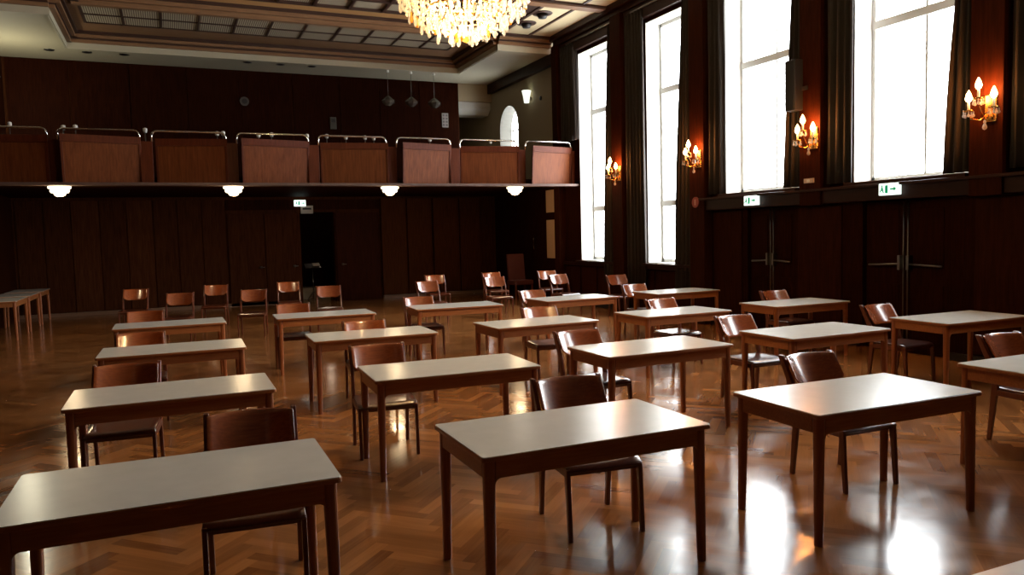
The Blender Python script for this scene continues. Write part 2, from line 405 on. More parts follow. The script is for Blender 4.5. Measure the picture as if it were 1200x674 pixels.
# ------------------------------------------------------------------ right wall with openings
def wall_with_holes(mb, y0, y1, z0, z1, x0, x1, holes):
    ys = sorted({y0, y1, *[h[0] for h in holes], *[h[1] for h in holes]}); ys = [y for y in ys if y0 <= y <= y1]
    for a, b in zip(ys[:-1], ys[1:]):
        segs = sorted((h[2], h[3]) for h in holes if h[0] <= a+1e-6 and h[1] >= b-1e-6)
        z = z0
        for s0, s1 in segs:
            if s0 > z: mb.box(x0, x1, a, b, z, s0)
            z = max(z, s1)
        if z < z1: mb.box(x0, x1, a, b, z, z1)
holes = [(b, a, z, HEAD) for a, b, z in WINS]
doors_r = [(9.58, 10.72, 0, 2.14), (6.85, 8.25, 0, 2.14)]
wr = MB(); wall_with_holes(wr, YN, 17.78, 0, 7.4, XR, XR+0.30, holes+doors_r)
wr.box(XR+0.2, XR+0.30, 9.5, 10.8, 0, 2.2); wr.box(XR+0.2, XR+0.30, 6.8, 8.3, 0, 2.2)
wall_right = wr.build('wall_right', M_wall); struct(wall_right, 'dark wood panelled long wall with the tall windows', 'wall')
# reveals painted white
for i, (a, b, z) in enumerate(WINS):
    rv = MB(); t_ = 0.012; xa, xb = XR+0.01, XR+0.62
    rv.box(xa, xb, a-t_, a+0.10, z, HEAD); rv.box(xa, xb, b-0.10, b+t_, z, HEAD); rv.box(xa, xb, b, a, HEAD-t_, HEAD+0.10); rv.box(xa, xb, b, a, z-0.1, z+t_)
    root = empty('window_%d' % (i+1), (0,0,0)); struct(root, 'tall bright window number %d along the right wall counted from the balcony' % (i+1), 'window')
    lab = ['narrow tall window nearest the balcony, reaching down to low sill', 'tall window with low sill between second and third wall sconces', 'wide high window above the far emergency exit door', 'wide high window above the nearer emergency exit door'] 
    root['label'] = lab[i] if i < 4 else ['high window just outside the right edge of the picture', 'high window on the right wall nearest the camera'][i-4]
    rv.build('reveal', M_reveal, root)
    fr = MB(); xf0, xf1 = XR+0.36, XR+0.43
    fr.box(xf0, xf1, a-0.07, a, z, HEAD); fr.box(xf0, xf1, b, b+0.07, z, HEAD); fr.box(xf0, xf1, b, a, HEAD-0.08, HEAD); fr.box(xf0, xf1, b, a, z, z+0.08)
    ms = [0.5] if i < 2 else [0.5]
    for m_ in ms:
        y = b+(a-b)*m_; fr.box(xf0+0.01, xf1-0.01, y-0.018, y+0.018, z, HEAD)
    for zz in (4.72, 2.36):
        if zz > z+0.3: fr.box(xf0-0.01, xf1+0.01, b, a, zz-0.06, zz+0.06)
    fr.build('window_frame', M_frame, root)
    gp = MB(); gp.box(XR+0.395, XR+0.40, b+0.02, a-0.02, z+0.02, HEAD-0.02); gp.build('pane', M_glass, root)
    sl = MB(); sl.box(9.16, XR+0.02, b-0.05, a+0.05, z-0.05, z); sl.build('window_sill', M_trimw, root, 0.006)

# pilasters
for i, y in enumerate([17.63, 14.70, 11.88, 9.08, 6.27, 3.41, 0.55, -2.24]):
    pm = MB(); hw = 0.21 if i else 0.14
    pm.box(9.10, XR-0.001, y-hw, y+hw, 0, 6.5) if i < 3 else pm.box(9.10, XR-0.001, y-hw, y+hw, 2.12, 6.5)
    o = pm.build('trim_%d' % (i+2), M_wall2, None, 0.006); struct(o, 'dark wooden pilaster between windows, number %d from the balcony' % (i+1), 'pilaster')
# parapet rail under high windows and wall panelling
ra = MB()
ra.box(9.14, XR, YN, 11.81, 2.14, 2.37); ra.box(9.08, XR, YN, 11.81, 2.33, 2.37)
ra.box(9.2, XR, 11.81, 17.5, 0.98, 1.05)
o = ra.build('trim_10', M_trimw, None, 0.006); struct(o, 'dark wooden rail under the high windows', 'wall trim')
pn = MB()
for y0, y1 in ((8.62, 9.5), (10.85, 11.6), (5.8, 6.5), (5.0, 5.75), (4.2, 4.95), (3.4, 4.15), (2.6, 3.35), (1.8, 2.55), (1.0, 1.75)):
    pn.box(9.27, XR, y0, y1, 0.12, 2.1)
for y0, y1 in ((12.0, 12.7), (12.75, 13.5), (13.55, 14.3), (14.35, 15.1), (15.15, 15.9), (15.95, 16.7), (16.75, 17.5)):
    pn.box(9.27, XR, y0, y1, 0.12, 0.95)
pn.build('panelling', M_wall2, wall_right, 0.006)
bb = MB(); bb.box(9.24, XR, 11.0, 17.9, 0, 0.10); bb.box(9.24, XR, 8.3, 9.5, 0, 0.10); bb.box(9.24, XR, YN, 6.8, 0, 0.1)
struct(bb.build('baseboard_right', M_groove), 'dark baseboard at the foot of the window wall', 'baseboard')

# emergency exit double doors in the right wall
def exit_door(i, y0, y1, lab):
    root = empty('door_%d' % i, (9.36, (y0+y1)/2, 0)); struct(root, lab, 'door')
    hw = (y1-y0)/2
    for s in (-1, 1):
        lf = MB(); a, b = sorted((0.006*s, (hw-0.02)*s)); lf.box(0.0, 0.045, a, b, 0.01, 2.12)
        for za, zb in ((0.15, 0.95), (1.2, 2.0)):
            lf.box(-0.012, 0.0, a+0.12, b-0.1, za, zb)
        leaf = lf.build('door_leaf', M_wall, root, 0.004)
        hb = MB(); hb.tube([(-0.07, 0.07*s, 1.24), (-0.07, (hw-0.12)*s, 1.22)], 0.014); hb.box(-0.085, 0.0, min(0.05*s,0.09*s), max(0.05*s,0.09*s), 1.16, 1.36)
        hb.build('push_bar', M_steel, leaf)
        rd = MB(); rd.tube([(-0.03, 0.035*s, 0.05), (-0.03, 0.035*s, 2.1)], 0.009); rd.build('lock_rod', M_steel, leaf)
exit_door(1, 9.58, 10.72, 'dark double emergency door with push bars under third window')
exit_door(2, 6.85, 8.25, 'dark double emergency door with push bars under fourth window')

# right wall beyond the pilaster: balcony zone with round-headed window
AY, AZ, AR = 20.95, 4.9, 0.66
wu = MB()
# plaster wall built round the arch
seg = 20
arch = [(AY+AR*math.cos(PI*k/seg), AZ+AR*math.sin(PI*k/seg)) for k in range(seg+1)]     # from +y round to -y
def up_wall(x0, x1):
    zb = 3.13; zt = Z1+0.1
    wu.box(x0, x1, 17.78, AY-AR, zb, zt); wu.box(x0, x1, AY+AR, YB+3.5, zb, zt)
    wu.box(x0, x1, AY-AR, AY+AR, zb, 4.1)
    for k in range(seg):
        (ya, za), (yb, zb2) = arch[k], arch[k+1]
        vs = [(x0,ya,za),(x0,yb,zb2),(x0,yb,zt),(x0,ya,zt),(x1,ya,za),(x1,yb,zb2),(x1,yb,zt),(x1,ya,zt)]
        wu.add(vs, [(0,1,2,3),(7,6,5,4),(0,4,5,1),(2,6,7,3),(0,3,7,4),(1,5,6,2)])
up_wall(XR, XR+0.45)
o = wu.build('wall_right_balcony', M_beige); struct(o, 'beige plaster side wall above the balcony with a round-headed window', 'wall')
wn = empty('window_8'); struct(wn, 'round-headed window in the beige wall above the balcony', 'window')
rv = MB(); 
prof = [(AY+AR, 4.1)]+arch+[(AY-AR, 4.1)]
inn = [(AY+AR-0.012, 4.1)]+[(AY+(AR-0.012)*math.cos(PI*k/seg), AZ+(AR-0.012)*math.sin(PI*k/seg)) for k in range(seg+1)]+[(AY-AR+0.012, 4.1)]
for k in range(len(prof)-1):
    x0, x1 = XR-0.01, XR+0.45
    vs = []
    for x in (x0, x1):
        for P in (prof[k], prof[k+1], inn[k+1], inn[k]): vs.append((x, P[0], P[1]))
    rv.add(vs, [(0,1,2,3),(7,6,5,4),(0,4,5,1),(1,5,6,2),(2,6,7,3),(3,7,4,0)])
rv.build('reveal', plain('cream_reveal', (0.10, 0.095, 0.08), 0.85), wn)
fr = MB(); fr.box(XR+0.36, XR+0.40, AY-0.02, AY+0.02, 4.1, AZ+AR); fr.box(XR+0.36, XR+0.40, AY-AR, AY+AR, 4.88, 4.92)
fr.tube([(XR+0.38, y, z) for y, z in prof], 0.03); fr.build('window_frame', M_frame, wn)
gp = MB(); gp.extr([(y, z) for y, z in prof], XR+0.39, XR+0.395, 'yz'); gp.build('pane', M_glass, wn)
portal(AY-AR, AY+AR, 4.1, AZ+AR, XR+0.5)
# lower right wall under the balcony, with lit niche
wl = MB(); wall_with_holes(wl, 17.78, YB, 0, 3.1, XR, XR+0.3, [(17.9, 18.62, 1.12, 2.14), (17.9, 18.62, 2.34, 2.93)])
wl.box(XR+0.2, XR+0.3, 17.85, 18.7, 1.0, 3.0)
o = wl.build('wall_right_rear', M_wall); struct(o, 'dark wood wall under the balcony beside the windows', 'wall')
nb = MB(); nb.box(XR-0.004, XR+0.2, 17.9, 18.62, 1.12, 2.14); nb.box(XR-0.004, XR+0.2, 17.9, 18.62, 2.34, 2.93); nb.build('plaster_field', plain('tan_plaster', (0.55,0.33,0.18), 0.8), o)
hd = MB(); hd.tube([(9.25, 19.3, 1.35), (9.22, 19.3, 1.4), (9.22, 19.3, 1.65), (9.25, 19.3, 1.7)], 0.012); hd.build('door_handle', M_chrome, o)

# ------------------------------------------------------------------ back wall
wb = MB()
def yb_wall(x0, x1, z0, z1): wb.box(x0, x1, YB, YB+0.25, z0, z1)
yb_wall(XL, 3.36, 0, 3.1); yb_wall(3.36, 4.3, 2.55, 3.1); yb_wall(4.3, XR, 0, 3.1)
yb_wall(XL, 8.2, 3.1, Z1+0.1)
wall_back = wb.build('wall_back', M_wallb); struct(wall_back, 'dark wood panelled back wall below and above the balcony', 'wall')
def panels(x_edges, z0, z1, d0=0.02):
    for a, b_ in zip(x_edges[:-1], x_edges[1:]):
        pm = MB(); k = random.choice((0.02, 0.028, 0.035)); pm.box(a+0.012, b_-0.012, YB-k, YB, z0, z1)
        pm.build('wall_panel', (random.choice((M_wallb, M_wallb2, M_wallb)) if z0 < 2 else M_wall), wall_back, 0.004)
panels([-3.45, -2.85, -2.25, -1.62, -1.0, -0.38, 0.2, 0.8, 1.4], 0.1, 2.9)
pm = MB(); pm.box(1.4, 5.62, YB-0.02, YB, 2.62, 2.9); pm.build('wall_panel', M_wall, wall_back, 0.004)
pm = MB()
pm.box(5.66, 6.4, YB-0.10, YB, 0.1, 2.92); pm.box(6.45, 7.2, YB-0.07, YB, 0.1, 2.92); pm.box(7.25, 8.05, YB-0.10, YB, 0.1, 2.92); pm.box(8.1, 8.75, YB-0.07, YB, 0.1, 2.92)
pm.build('folding_panel', M_wallb2, wall_back, 0.006)
panels([-3.45, -2.1, -0.75, 0.6, 1.95, 3.3, 4.6, 5.75, 6.95, 8.18], 3.2, Z1-0.01)
bb = MB(); bb.box(XL, 3.3, YB-0.05, YB, 0, 0.09); bb.box(5.66, XR, YB-0.12, YB, 0, 0.09)
struct(bb.build('baseboard_back', M_base), 'thin lighter baseboard along the back wall', 'baseboard')
# doors of the back wall
def slab_door(i, x0, x1, lab, knob_x, dy=0.0, m=M_wallb):
    root = empty('door_%d' % i, ((x0+x1)/2, YB-0.03, 0)); struct(root, lab, 'door')
    hw = (x1-x0)/2; dm = MB(); dm.box(-hw, hw, -0.02-dy, 0.02-dy, 0.01, 2.52); lf = dm.build('door_leaf', m, root, 0.004)
    h = MB(); kx = knob_x-(x0+x1)/2; h.tube([(kx, -0.02, 1.05), (kx, -0.07, 1.05), (kx+0.1, -0.07, 1.05)], 0.01); h.lathe([(0.0, -0.03), (0.035, -0.03), (0.035, 0.03), (0.0, 0.03)], (kx, -0.04, 1.05), 12)
    h.build('door_handle', M_steel, lf)
slab_door(3, 1.44, 2.38, 'left leaf of the wide dark wooden door in back wall', 2.25)
slab_door(4, 2.40, 3.34, 'right leaf of the wide wooden door beside the dark doorway', 3.15)
slab_door(5, 4.34, 5.58, 'closed dark door right of the open doorway', 4.5, 0, M_wall2)
# dark room behind the doorway
rm = MB(); rm.box(2.6, 2.7, YB+0.25, YB+4, 0, 3.1); rm.box(5.2, 5.3, YB+0.25, YB+4, 0, 3.1); rm.box(2.6, 5.3, YB+3.9, YB+4, 0, 3.1); rm.box(2.6, 5.3, YB+0.25, YB+4, 3.0, 3.1)
o = rm.build('wall_foyer', M_wall); struct(o, 'unlit foyer seen through the open doorway in back wall', 'wall')
st = MB(); st.box(3.5, 4.35, YB+1.2, YB+1.8, 0, 0.34); o = st.build('low_box', plain('grey_box', (0.30,0.27,0.20), 0.6), None, 0.01); tag(o, 'low pale box on the foyer floor behind the doorway', 'box')
# upper right opening
up = MB(); up.box(8.2, XR, YB, YB+0.25, 5.86, Z1+0.1); struct(up.build('wall_back_lintel', M_beige), 'beige wall strip above the opening beside the balcony back wall', 'wall')
du = MB(); du.extr([(YB+0.15, 5.86), (YB+0.15, 5.66), (YB+0.35, 5.50), (YB+0.9, 5.50), (YB+0.9, 5.86)], 8.2, XR, 'yz'); o = du.build('ceiling_bulkhead', M_reveal); struct(o, 'white boxed bulkhead in the opening behind the balcony', 'ceiling')
cr = MB(); cr.box(8.1, 8.2, YB+0.25, YB+3.5, 3.1, 6.5); cr.box(8.1, XR, YB+3.4, YB+3.5, 3.1, 6.5); cr.box(8.1, XR, YB+0.9, YB+3.5, 5.86, 5.95); cr.box(8.1, XR, YB, YB+3.5, 3.03, 3.12)
o = cr.build('wall_corridor', M_beige); struct(o, 'dim beige corridor behind the balcony', 'wall')
# left and near walls
x = MB(); x.box(XL-0.3, XL, YN-0.3, YB+0.25, 0, 7.5); o = x.build('wall_left', M_wall); struct(o, 'dark wood panelled left wall', 'wall')
x = MB(); x.box(XL-0.3, XR+0.3, YN-0.3, YN, 0, 7.5); o = x.build('wall_near', M_wall); struct(o, 'dark wood wall behind the camera', 'wall')

# ------------------------------------------------------------------ balcony
BY = 17.0
bal = empty('balcony', (0,0,0)); tag(bal, 'long reddish wooden balcony with panelled parapet across the rear of the hall', 'balcony')
sb = MB(); sb.box(XL, XR, BY+0.30, YB, 2.98, 3.13); sb.box(XL, XR, BY+0.02, BY+0.30, 2.955, 2.984); sb.build('floor_slab', M_wall, bal)
tr_ = MB(); tr_.box(XL, XR, BY-0.22, BY+0.06, 2.93, 2.985); tr_.build('edge_trim', plain('edge_trim_brown', (0.085, 0.045, 0.032), 0.5), bal, 0.004)
bays = [(-3.45, -2.0), (-1.88, -0.42), (-0.26, 1.18), (1.34, 2.84), (3.0, 4.55), (4.73, 6.06), (6.24, 7.76), (7.92, 9.22)]
lean = 0.10
for i, (a, b_) in enumerate(bays):
    proud = i % 2 == 1
    # board: parapet panel, every second one leaning outwards at the top
    yb0 = BY-0.04 if proud else BY+0.05
    pm = MB(); z0, z1 = 2.985, 3.87
    yt = yb0-(lean if proud else 0.02)
    pm.extr([(yb0, z0), (yb0+0.05, z0), (yt+0.05, z1), (yt, z1)], a+0.10, b_-0.02, 'yz')
    dl, dr_ = (-0.18, 0.10) if proud else (0.11, -0.13)      # boards stand at an angle to the front, like a folded screen
    def skew(mb):
        mb.v = [(x_, y_+dl+(dr_-dl)*(x_-a-0.1)/(b_-a-0.12), z_) for x_, y_, z_ in mb.v]
    skew(pm); pa = pm.build('parapet_panel', M_balc, bal, 0.004)
    fm = MB(); 
    zc = 3.74; yc = yb0+(yt-yb0)*(zc-z0)/(z1-z0)
    fm.extr([(yc-0.028, zc), (yc+0.02, zc), (yt+0.02, z1+0.012), (yt-0.028, z1+0.012)], a+0.09, b_-0.01, 'yz')
    ys = yb0-0.006
    for xa, xb in ((a+0.09, a+0.13), (b_-0.05, b_-0.01)):
        fm.extr([(yb0-0.015, z0), (yb0+0.02, z0), (yc+0.02, zc), (yc-0.015, zc)], xa, xb, 'yz')
    skew(fm); fm.build('panel_frame', M_balcd, pa, 0.003)
    rl = MB(); zt = 4.015; zb_ = 3.80; r = 0.10; yr = BY-0.02
    pts = [(a+0.03, yr, zb_), (a+0.03, yr, zt-r)]+[(a+0.03+r-r*math.cos(th), yr, zt-r+r*math.sin(th)) for th in (PI/8, PI/4, 3*PI/8, PI/2)]
    pts += [(b_-0.03-r+r*math.sin(th), yr, zt-r+r*math.cos(th)) for th in (0, PI/8, PI/4, 3*PI/8, PI/2)]+[(b_-0.03, yr, zb_)]
    rl.tube(pts, 0.021, 10); rl.build('guard_rail', M_chrome, bal)
edges = [-3.5]+[(bays[i][1]+bays[i+1][0])/2 for i in range(7)]+[9.27]
for i, x_ in enumerate(edges):
    pm = MB(); h_ = 0.115 if 0 < i < 8 else 0.05
    pm.extr([(BY+0.0, 2.985), (BY+0.12, 2.985), (BY+0.12, 3.81), (BY-0.03, 3.81)], x_-h_, x_+h_, 'yz'); pm.build('pier', M_balcd, bal, 0.006)
# glints of unidentified fittings behind the parapet, built as made-up stands with white caps
fx = [(-2.71, 4.12, 4.20), (-1.81, 4.10, 4.17), (-1.60, 4.10, 4.18), (-0.35, 4.08, 4.16), (1.03, 4.07, 4.13), (1.15, 4.07, 4.14), (1.87, 4.06, 4.12), (2.14, 3.88, 4.14), (2.9, 4.02, 4.13), (3.33, 3.9, 4.14), (3.76, 4.02, 4.12), (4.20, 4.03, 4.13), (4.4, 4.03, 4.12), (5.75, 3.9, 4.12), (7.3, 3.9, 4.11)]
pr = empty('glint_stand'); sm = MB(); sm.tube([(0,0,0), (0,0,0.96)], 0.009); sm.lathe([(0,0),(0.13,0),(0.13,0.02),(0.02,0.03),(0,0.03)], (0,0,0), 14); sm.build('pole', M_steel, pr)
hm = MB(); hm.lathe([(0,0.93),(0.03,0.935),(0.042,0.97),(0.038,1.02),(0,1.035)], (0,0,0), 10); hm.build('head', M_white, pr); register(pr); used = [False]
words = ['leftmost', 'second', 'third', 'fourth', 'fifth', 'sixth', 'seventh', 'eighth', 'ninth', 'tenth', 'eleventh', 'twelfth', 'thirteenth', 'fourteenth', 'last']
for i, (fxx, za, zb_) in enumerate(fx):
    o = place(pr, used, (fxx, 17.6, 3.13), 0); o.scale = (1, 1, (zb_-3.13)/1.035)
    tag(o, 'made-up thin stand, white top for a glint behind the balcony rail, %s from the left' % words[i], 'stand', 'made-up thin stands behind the balcony rail')

# under-balcony bowl lamps
pr = empty('bowl_lamp'); bm_ = MB()
bm_.lathe([(0.0,-0.27),(0.07,-0.265),(0.12,-0.24),(0.135,-0.20),(0.19,-0.19),(0.215,-0.15),(0.20,-0.11),(0.245,-0.10),(0.255,-0.06),(0.20,-0.03),(0.05,-0.02)], (0,0,0), 24); bm_.build('glass_bowl', M_shade, pr)
cm = MB(); cm.lathe([(0,-0.03),(0.08,-0.03),(0.10,0.0),(0,0.0)], (0,0,0), 16); cm.build('ceiling_cap', M_brass, pr)
point('lamp_light', (0,-0.0,-0.36), 22, (1.0, 0.72, 0.4), 0.12, pr)
register(pr); used = [False]
for i, (xx, lb) in enumerate([(-1.9, 'leftmost glowing glass bowl lamp under the balcony edge'), (1.27, 'glowing glass bowl lamp under balcony, second from left'), (4.63, 'glowing glass bowl lamp under balcony near the dark doorway, third from left'), (7.75, 'rightmost glowing glass bowl lamp under the balcony edge')]):
    o = place(pr, used, (xx, BY+0.30 if False else BY-0.04, 3.05), 0); o.location.y = BY+0.2; o.location.z = 2.98; o.scale = (0.8, 0.8, 0.9); tag(o, lb, 'ceiling lamp', 'bowl lamps under the balcony')

# ------------------------------------------------------------------ curtains
def curtain(yc0, yc1, z0, z1, lab, top_shift=0.0, x=9.20, gather=1.0):
    """wavy cloth from y=yc0 (wall side) to y=yc1 (free edge); free edge drifts by top_shift at the top"""
    n_ = max(24, int(abs(yc1-yc0)*60)); rows = 10; mb = MB(); folds = max(3, abs(yc1-yc0)/0.13)
    for side in (0, 1):
        vs = []; fs = []
        for r in range(rows+1):
            z = z0+(z1-z0)*r/rows; f = r/rows
            for k in range(n_+1):
                u = k/n_; e = yc1+top_shift*(f**1.3)
                y = yc0+(e-yc0)*u
                ph = u*folds*2*PI+0.5*math.sin(3*f+u*5)
                xx = x+0.045*math.sin(ph)*(0.85+0.15*f)+0.008*math.sin(ph*2.3+f*4)+(0.012 if side else 0)
                vs.append((xx, y, z))
        for r in range(rows):
            for k in range(n_):
                a = r*(n_+1)+k; fs.append((a, a+1, a+n_+2, a+n_+1))
        mb.add(vs, fs, True)
    N = (rows+1)*(n_+1)
    rim = []
    for k in range(n_): rim += [(k, k+1, N+k+1, N+k), (rows*(n_+1)+k, rows*(n_+1)+k+1, N+rows*(n_+1)+k+1, N+rows*(n_+1)+k)]
    for r in range(rows):
        a, b_ = r*(n_+1), (r+1)*(n_+1); rim += [(a, b_, N+b_, N+a), (a+n_, b_+n_, N+b_+n_, N+a+n_)]
    k0 = 0
    mb.f += rim; mb.sm += [True]*len(rim)
    o = mb.build('curtain', M_curtain); tag(o, lab, 'curtain', 'dark drapes beside the tall windows')
    return o
CU = [
 (17.48, 16.66, 4.06, 6.4, 'dark curtain between the balcony end and the first window', 0.02),
 (14.92, 15.45, 0.62, 6.4, 'narrow dark curtain on the near side of the first window', -0.32),
 (14.48, 13.72, 0.62, 6.4, 'dark curtain on the balcony side of the second window', 0.03),
 (12.12, 12.72, 0.62, 6.4, 'dark curtain on the near side of the second window', -0.36),
 (11.66, 11.22, 2.43, 6.4, 'dark curtain on the balcony side of the third window', 0.0),
 (9.32, 9.77, 2.43, 6.4, 'dark curtain under the wall loudspeaker at third window', -0.30),
 (8.84, 8.34, 2.43, 6.4, 'dark curtain on the balcony side of the fourth window', 0.0),
 (6.50, 6.93, 2.43, 6.4, 'dark curtain beside the brightest rightmost wall sconce', -0.33),
 (6.04, 5.48, 2.43, 6.4, 'dark curtain cut off by the right edge of picture', 0.0)]
for a, b_, z0, z1, lb, ts in CU: curtain(a, b_, z0, z1, lb, ts)

# ------------------------------------------------------------------ wall sconces
def drop_mesh(mb, c, r, h):
    mb.lathe([(0.0,-h),(r*0.75,-h*0.93),(r*1.15,-h*0.78),(r*0.95,-h*0.60),(r*0.45,-h*0.38),(r*0.7,-h*0.22),(r*0.45,-h*0.08),(0,0)], c, 6, False)
pr = empty('wall_sconce')
bk = MB(); bk.lathe([(0,0),(0.075,0),(0.075,0.015),(0,0.03)], (0,0,0), 18)
bkm = MB(); bkm.box(-0.02, 0.0, -0.06, 0.06, -0.10, 0.16); bkm.build('backplate', M_brass, pr, 0.008)
for (dx, dy, dz) in ((-0.16, 0.13, 0.0), (-0.20, 0.0, 0.10), (-0.16, -0.13, 0.0)):
    am = MB(); am.tube([(-0.01,0,0), (dx*0.5, dy*0.5, -0.08), (dx*0.9, dy*0.9, -0.06+dz), (dx, dy, dz)], 0.007, 6)
    am.lathe([(0,0),(0.045,0.008),(0.05,0.02),(0,0.012)], (dx, dy, dz), 12)
    arm = am.build('arm', M_brass, pr)
    cn = MB(); cn.tube([(dx,dy,dz+0.012), (dx,dy,dz+0.10)], 0.012, 8); cn.build('candle', M_white, arm)
    bu = MB(); bu.lathe([(0,0.10),(0.022,0.108),(0.034,0.135),(0.020,0.18),(0,0.215)], (dx,dy,dz), 10); bu.build('bulb', M_bulb, arm)
    for k in range(5):
        th = k*2*PI/5; cm = MB(); drop_mesh(cm, (dx+0.045*math.cos(th), dy+0.045*math.sin(th), dz+0.01), 0.012, 0.06); cm.build('crystal', M_cryst, arm)
cm = MB(); drop_mesh(cm, (-0.10, 0, -0.08), 0.02, 0.10); cm.build('crystal', M_cryst, pr)
point('sconce_light', (-0.12, 0, 0.2), 36, (1.0, 0.30, 0.06), 0.06, pr)
register(pr); used = [False]
for y, z, lb in ((14.58, 3.02, 'lit brass sconce on the pilaster between first and second windows'), (11.80, 3.06, 'lit brass sconce on the pilaster between second and third windows'), (8.98, 3.10, 'lit brass sconce on the pilaster between third and fourth windows'), (6.20, 3.12, 'brightest rightmost lit brass sconce, right of the fourth window'), (3.38, 3.12, 'lit brass sconce outside the right edge of the picture')):
    o = place(pr, used, (9.10, y, z), 0); o.scale = (1.2, 1.2, 1.25); tag(o, lb, 'wall sconce', 'brass candle sconces on the pilasters')

# ------------------------------------------------------------------ signs, speaker and small fittings
def exit_sign(loc, face, lab, w_=0.31, h_=0.16, lit=True):
    root = empty('exit_sign', loc, face); tag(root, lab, 'exit sign', 'lit emergency exit signs')
    bx_ = MB(); bx_.box(-w_/2, w_/2, -0.035, 0.035, -h_/2, h_/2); bx_.build('light_box', M_signw, root, 0.004)
    # running figure, door and arrow
    q = MB(); y0, y1 = -0.038, -0.0355
    q.box(-0.05, -0.005, y0, y1, -0.055, 0.055)
    q2 = MB()
    q.extr([(0.03, 0.012), (0.09, 0.012), (0.09, 0.035), (0.13, 0.0), (0.09, -0.035), (0.09, -0.012), (0.03, -0.012)], y0, y1, 'xz')
    q.tube([(-0.10, y0, 0.045), (-0.10, y1, 0.045)], 0.014, 10)
    q.extr([(-0.115, 0.03), (-0.085, 0.03), (-0.08, -0.01), (-0.065, -0.05), (-0.08, -0.055), (-0.10, -0.015), (-0.135, -0.045), (-0.145, -0.03), (-0.115, -0.005)], y0, y1, 'xz')
    q.build('pictogram', M_signg, root)
    br = MB(); br.box(-0.012, 0.012, -0.01, 0.06, h_/2, h_/2+0.02); br.build('bracket', M_steel, root)
exit_sign((9.10, 10.38, 2.26), -PI/2, 'lit exit sign above the far emergency door under third window')
exit_sign((9.10, 7.62, 2.28), -PI/2, 'lit exit sign above the nearer emergency door under fourth window')
exit_sign((3.37, YB-0.06, 2.80), 0, 'lit white exit sign above the dark doorway in back wall', 0.31, 0.17)
x = MB(); x.box(-0.17, 0.17, -0.012, 0.0, -0.11, 0.11); o = x.build('door_sign', plain('grey_sign', (0.33,0.30,0.26), 0.5), None, 0.003, loc=(3.56, YB-0.03, 2.62)); tag(o, 'small grey sign plate hanging just below the lit sign over the doorway', 'sign')
x = MB(); x.box(-0.12, 0.12, -0.014, -0.012, 0.0, 0.05); x.build('printed_panel', M_groove, o)
# loudspeaker on third pilaster
sp = empty('wall_loudspeaker', (9.03, 9.33, 3.60)); tag(sp, 'black column loudspeaker mounted over the curtain at the third window', 'loudspeaker')
x = MB(); x.box(-0.09, 0.09, -0.11, 0.11, 0, 0.78); x.build('cabinet', M_black, sp, 0.01)
x = MB(); x.box(-0.10, -0.091, -0.09, 0.09, 0.03, 0.75); x.build('grille', plain('speaker_cloth', (0.02,0.02,0.02), 0.9), sp)
x = MB(); x.box(0.05, 0.09, -0.22, -0.10, 0.30, 0.36); x.build('bracket', M_steel, sp)
# red call point
x = MB(); 
o = empty('wall_plaque', (9.098, 11.9, 2.30)); tag(o, 'small round reddish plaque on the second pilaster', 'plaque')
x = MB(); x.tube([(-0.02,0,0), (0.0,0,0)], 0.10, 20); x.build('disc', plain('dull_red', (0.25,0.05,0.035), 0.5), o)
x = MB(); x.box(-0.024, -0.02, -0.02, 0.02, -0.055, 0.055); x.build('emblem', plain('plaque_mark', (0.5,0.3,0.25), 0.5), o)
x = MB(); x.box(-0.02, 0, -0.10, 0.10, -0.035, 0.035); o = x.build('switch_plate', plain('pale_plate', (0.55,0.45,0.38), 0.5), None, 0.004, loc=(9.098, 9.08, 2.50)); tag(o, 'small pale plate under the sconce left of the fourth window', 'switch plate')
x = MB(); x.box(-0.006, 0, -0.03, 0.03, -0.02, 0.02); x.build('rocker', M_white, o, loc=(-0.02, 0, 0))
# lit wall cup on the beige wall
o = empty('wall_cup_lamp', (XR, 19.4, 5.38)); tag(o, 'small white glowing cup lamp on the beige wall above balcony', 'wall lamp')
x = MB(); x.lathe([(0.0,0.0),(0.07,0.0),(0.09,0.15),(0.13,0.33),(0.12,0.33),(0.08,0.14),(0.0,0.02)], (-0.14,0,0), 18); x.build('cup_shade', M_cup, o)
x = MB(); x.box(-0.08, 0, -0.03, 0.03, 0.08, 0.16); x.build('bracket', M_steel, o)
o = empty('wall_cup_lamp', (XL, 20.2, 5.20)); tag(o, 'small white cup lamp on the left wall above balcony, just outside the picture', 'wall lamp')
x = MB(); x.lathe([(0.0,0.0),(0.07,0.0),(0.09,0.15),(0.13,0.33),(0.12,0.33),(0.08,0.14),(0.0,0.02)], (0.14,0,0), 18); x.build('cup_shade', M_cup, o)
point('cup_light', (0.30, 0, 0.0), 62, (1.0, 0.92, 0.66), 0.08, o)
x = MB(); x.lathe([(0,0),(0.06,0),(0.05,0.03),(0,0.03)], (0,0,0), 14); o = x.build('smoke_detector', M_black, None, loc=(XR, 18.79, 5.41)); o.rotation_euler = (0,-PI/2,0); tag(o, 'small dark round fitting on the beige wall beside the pilaster', 'detector')
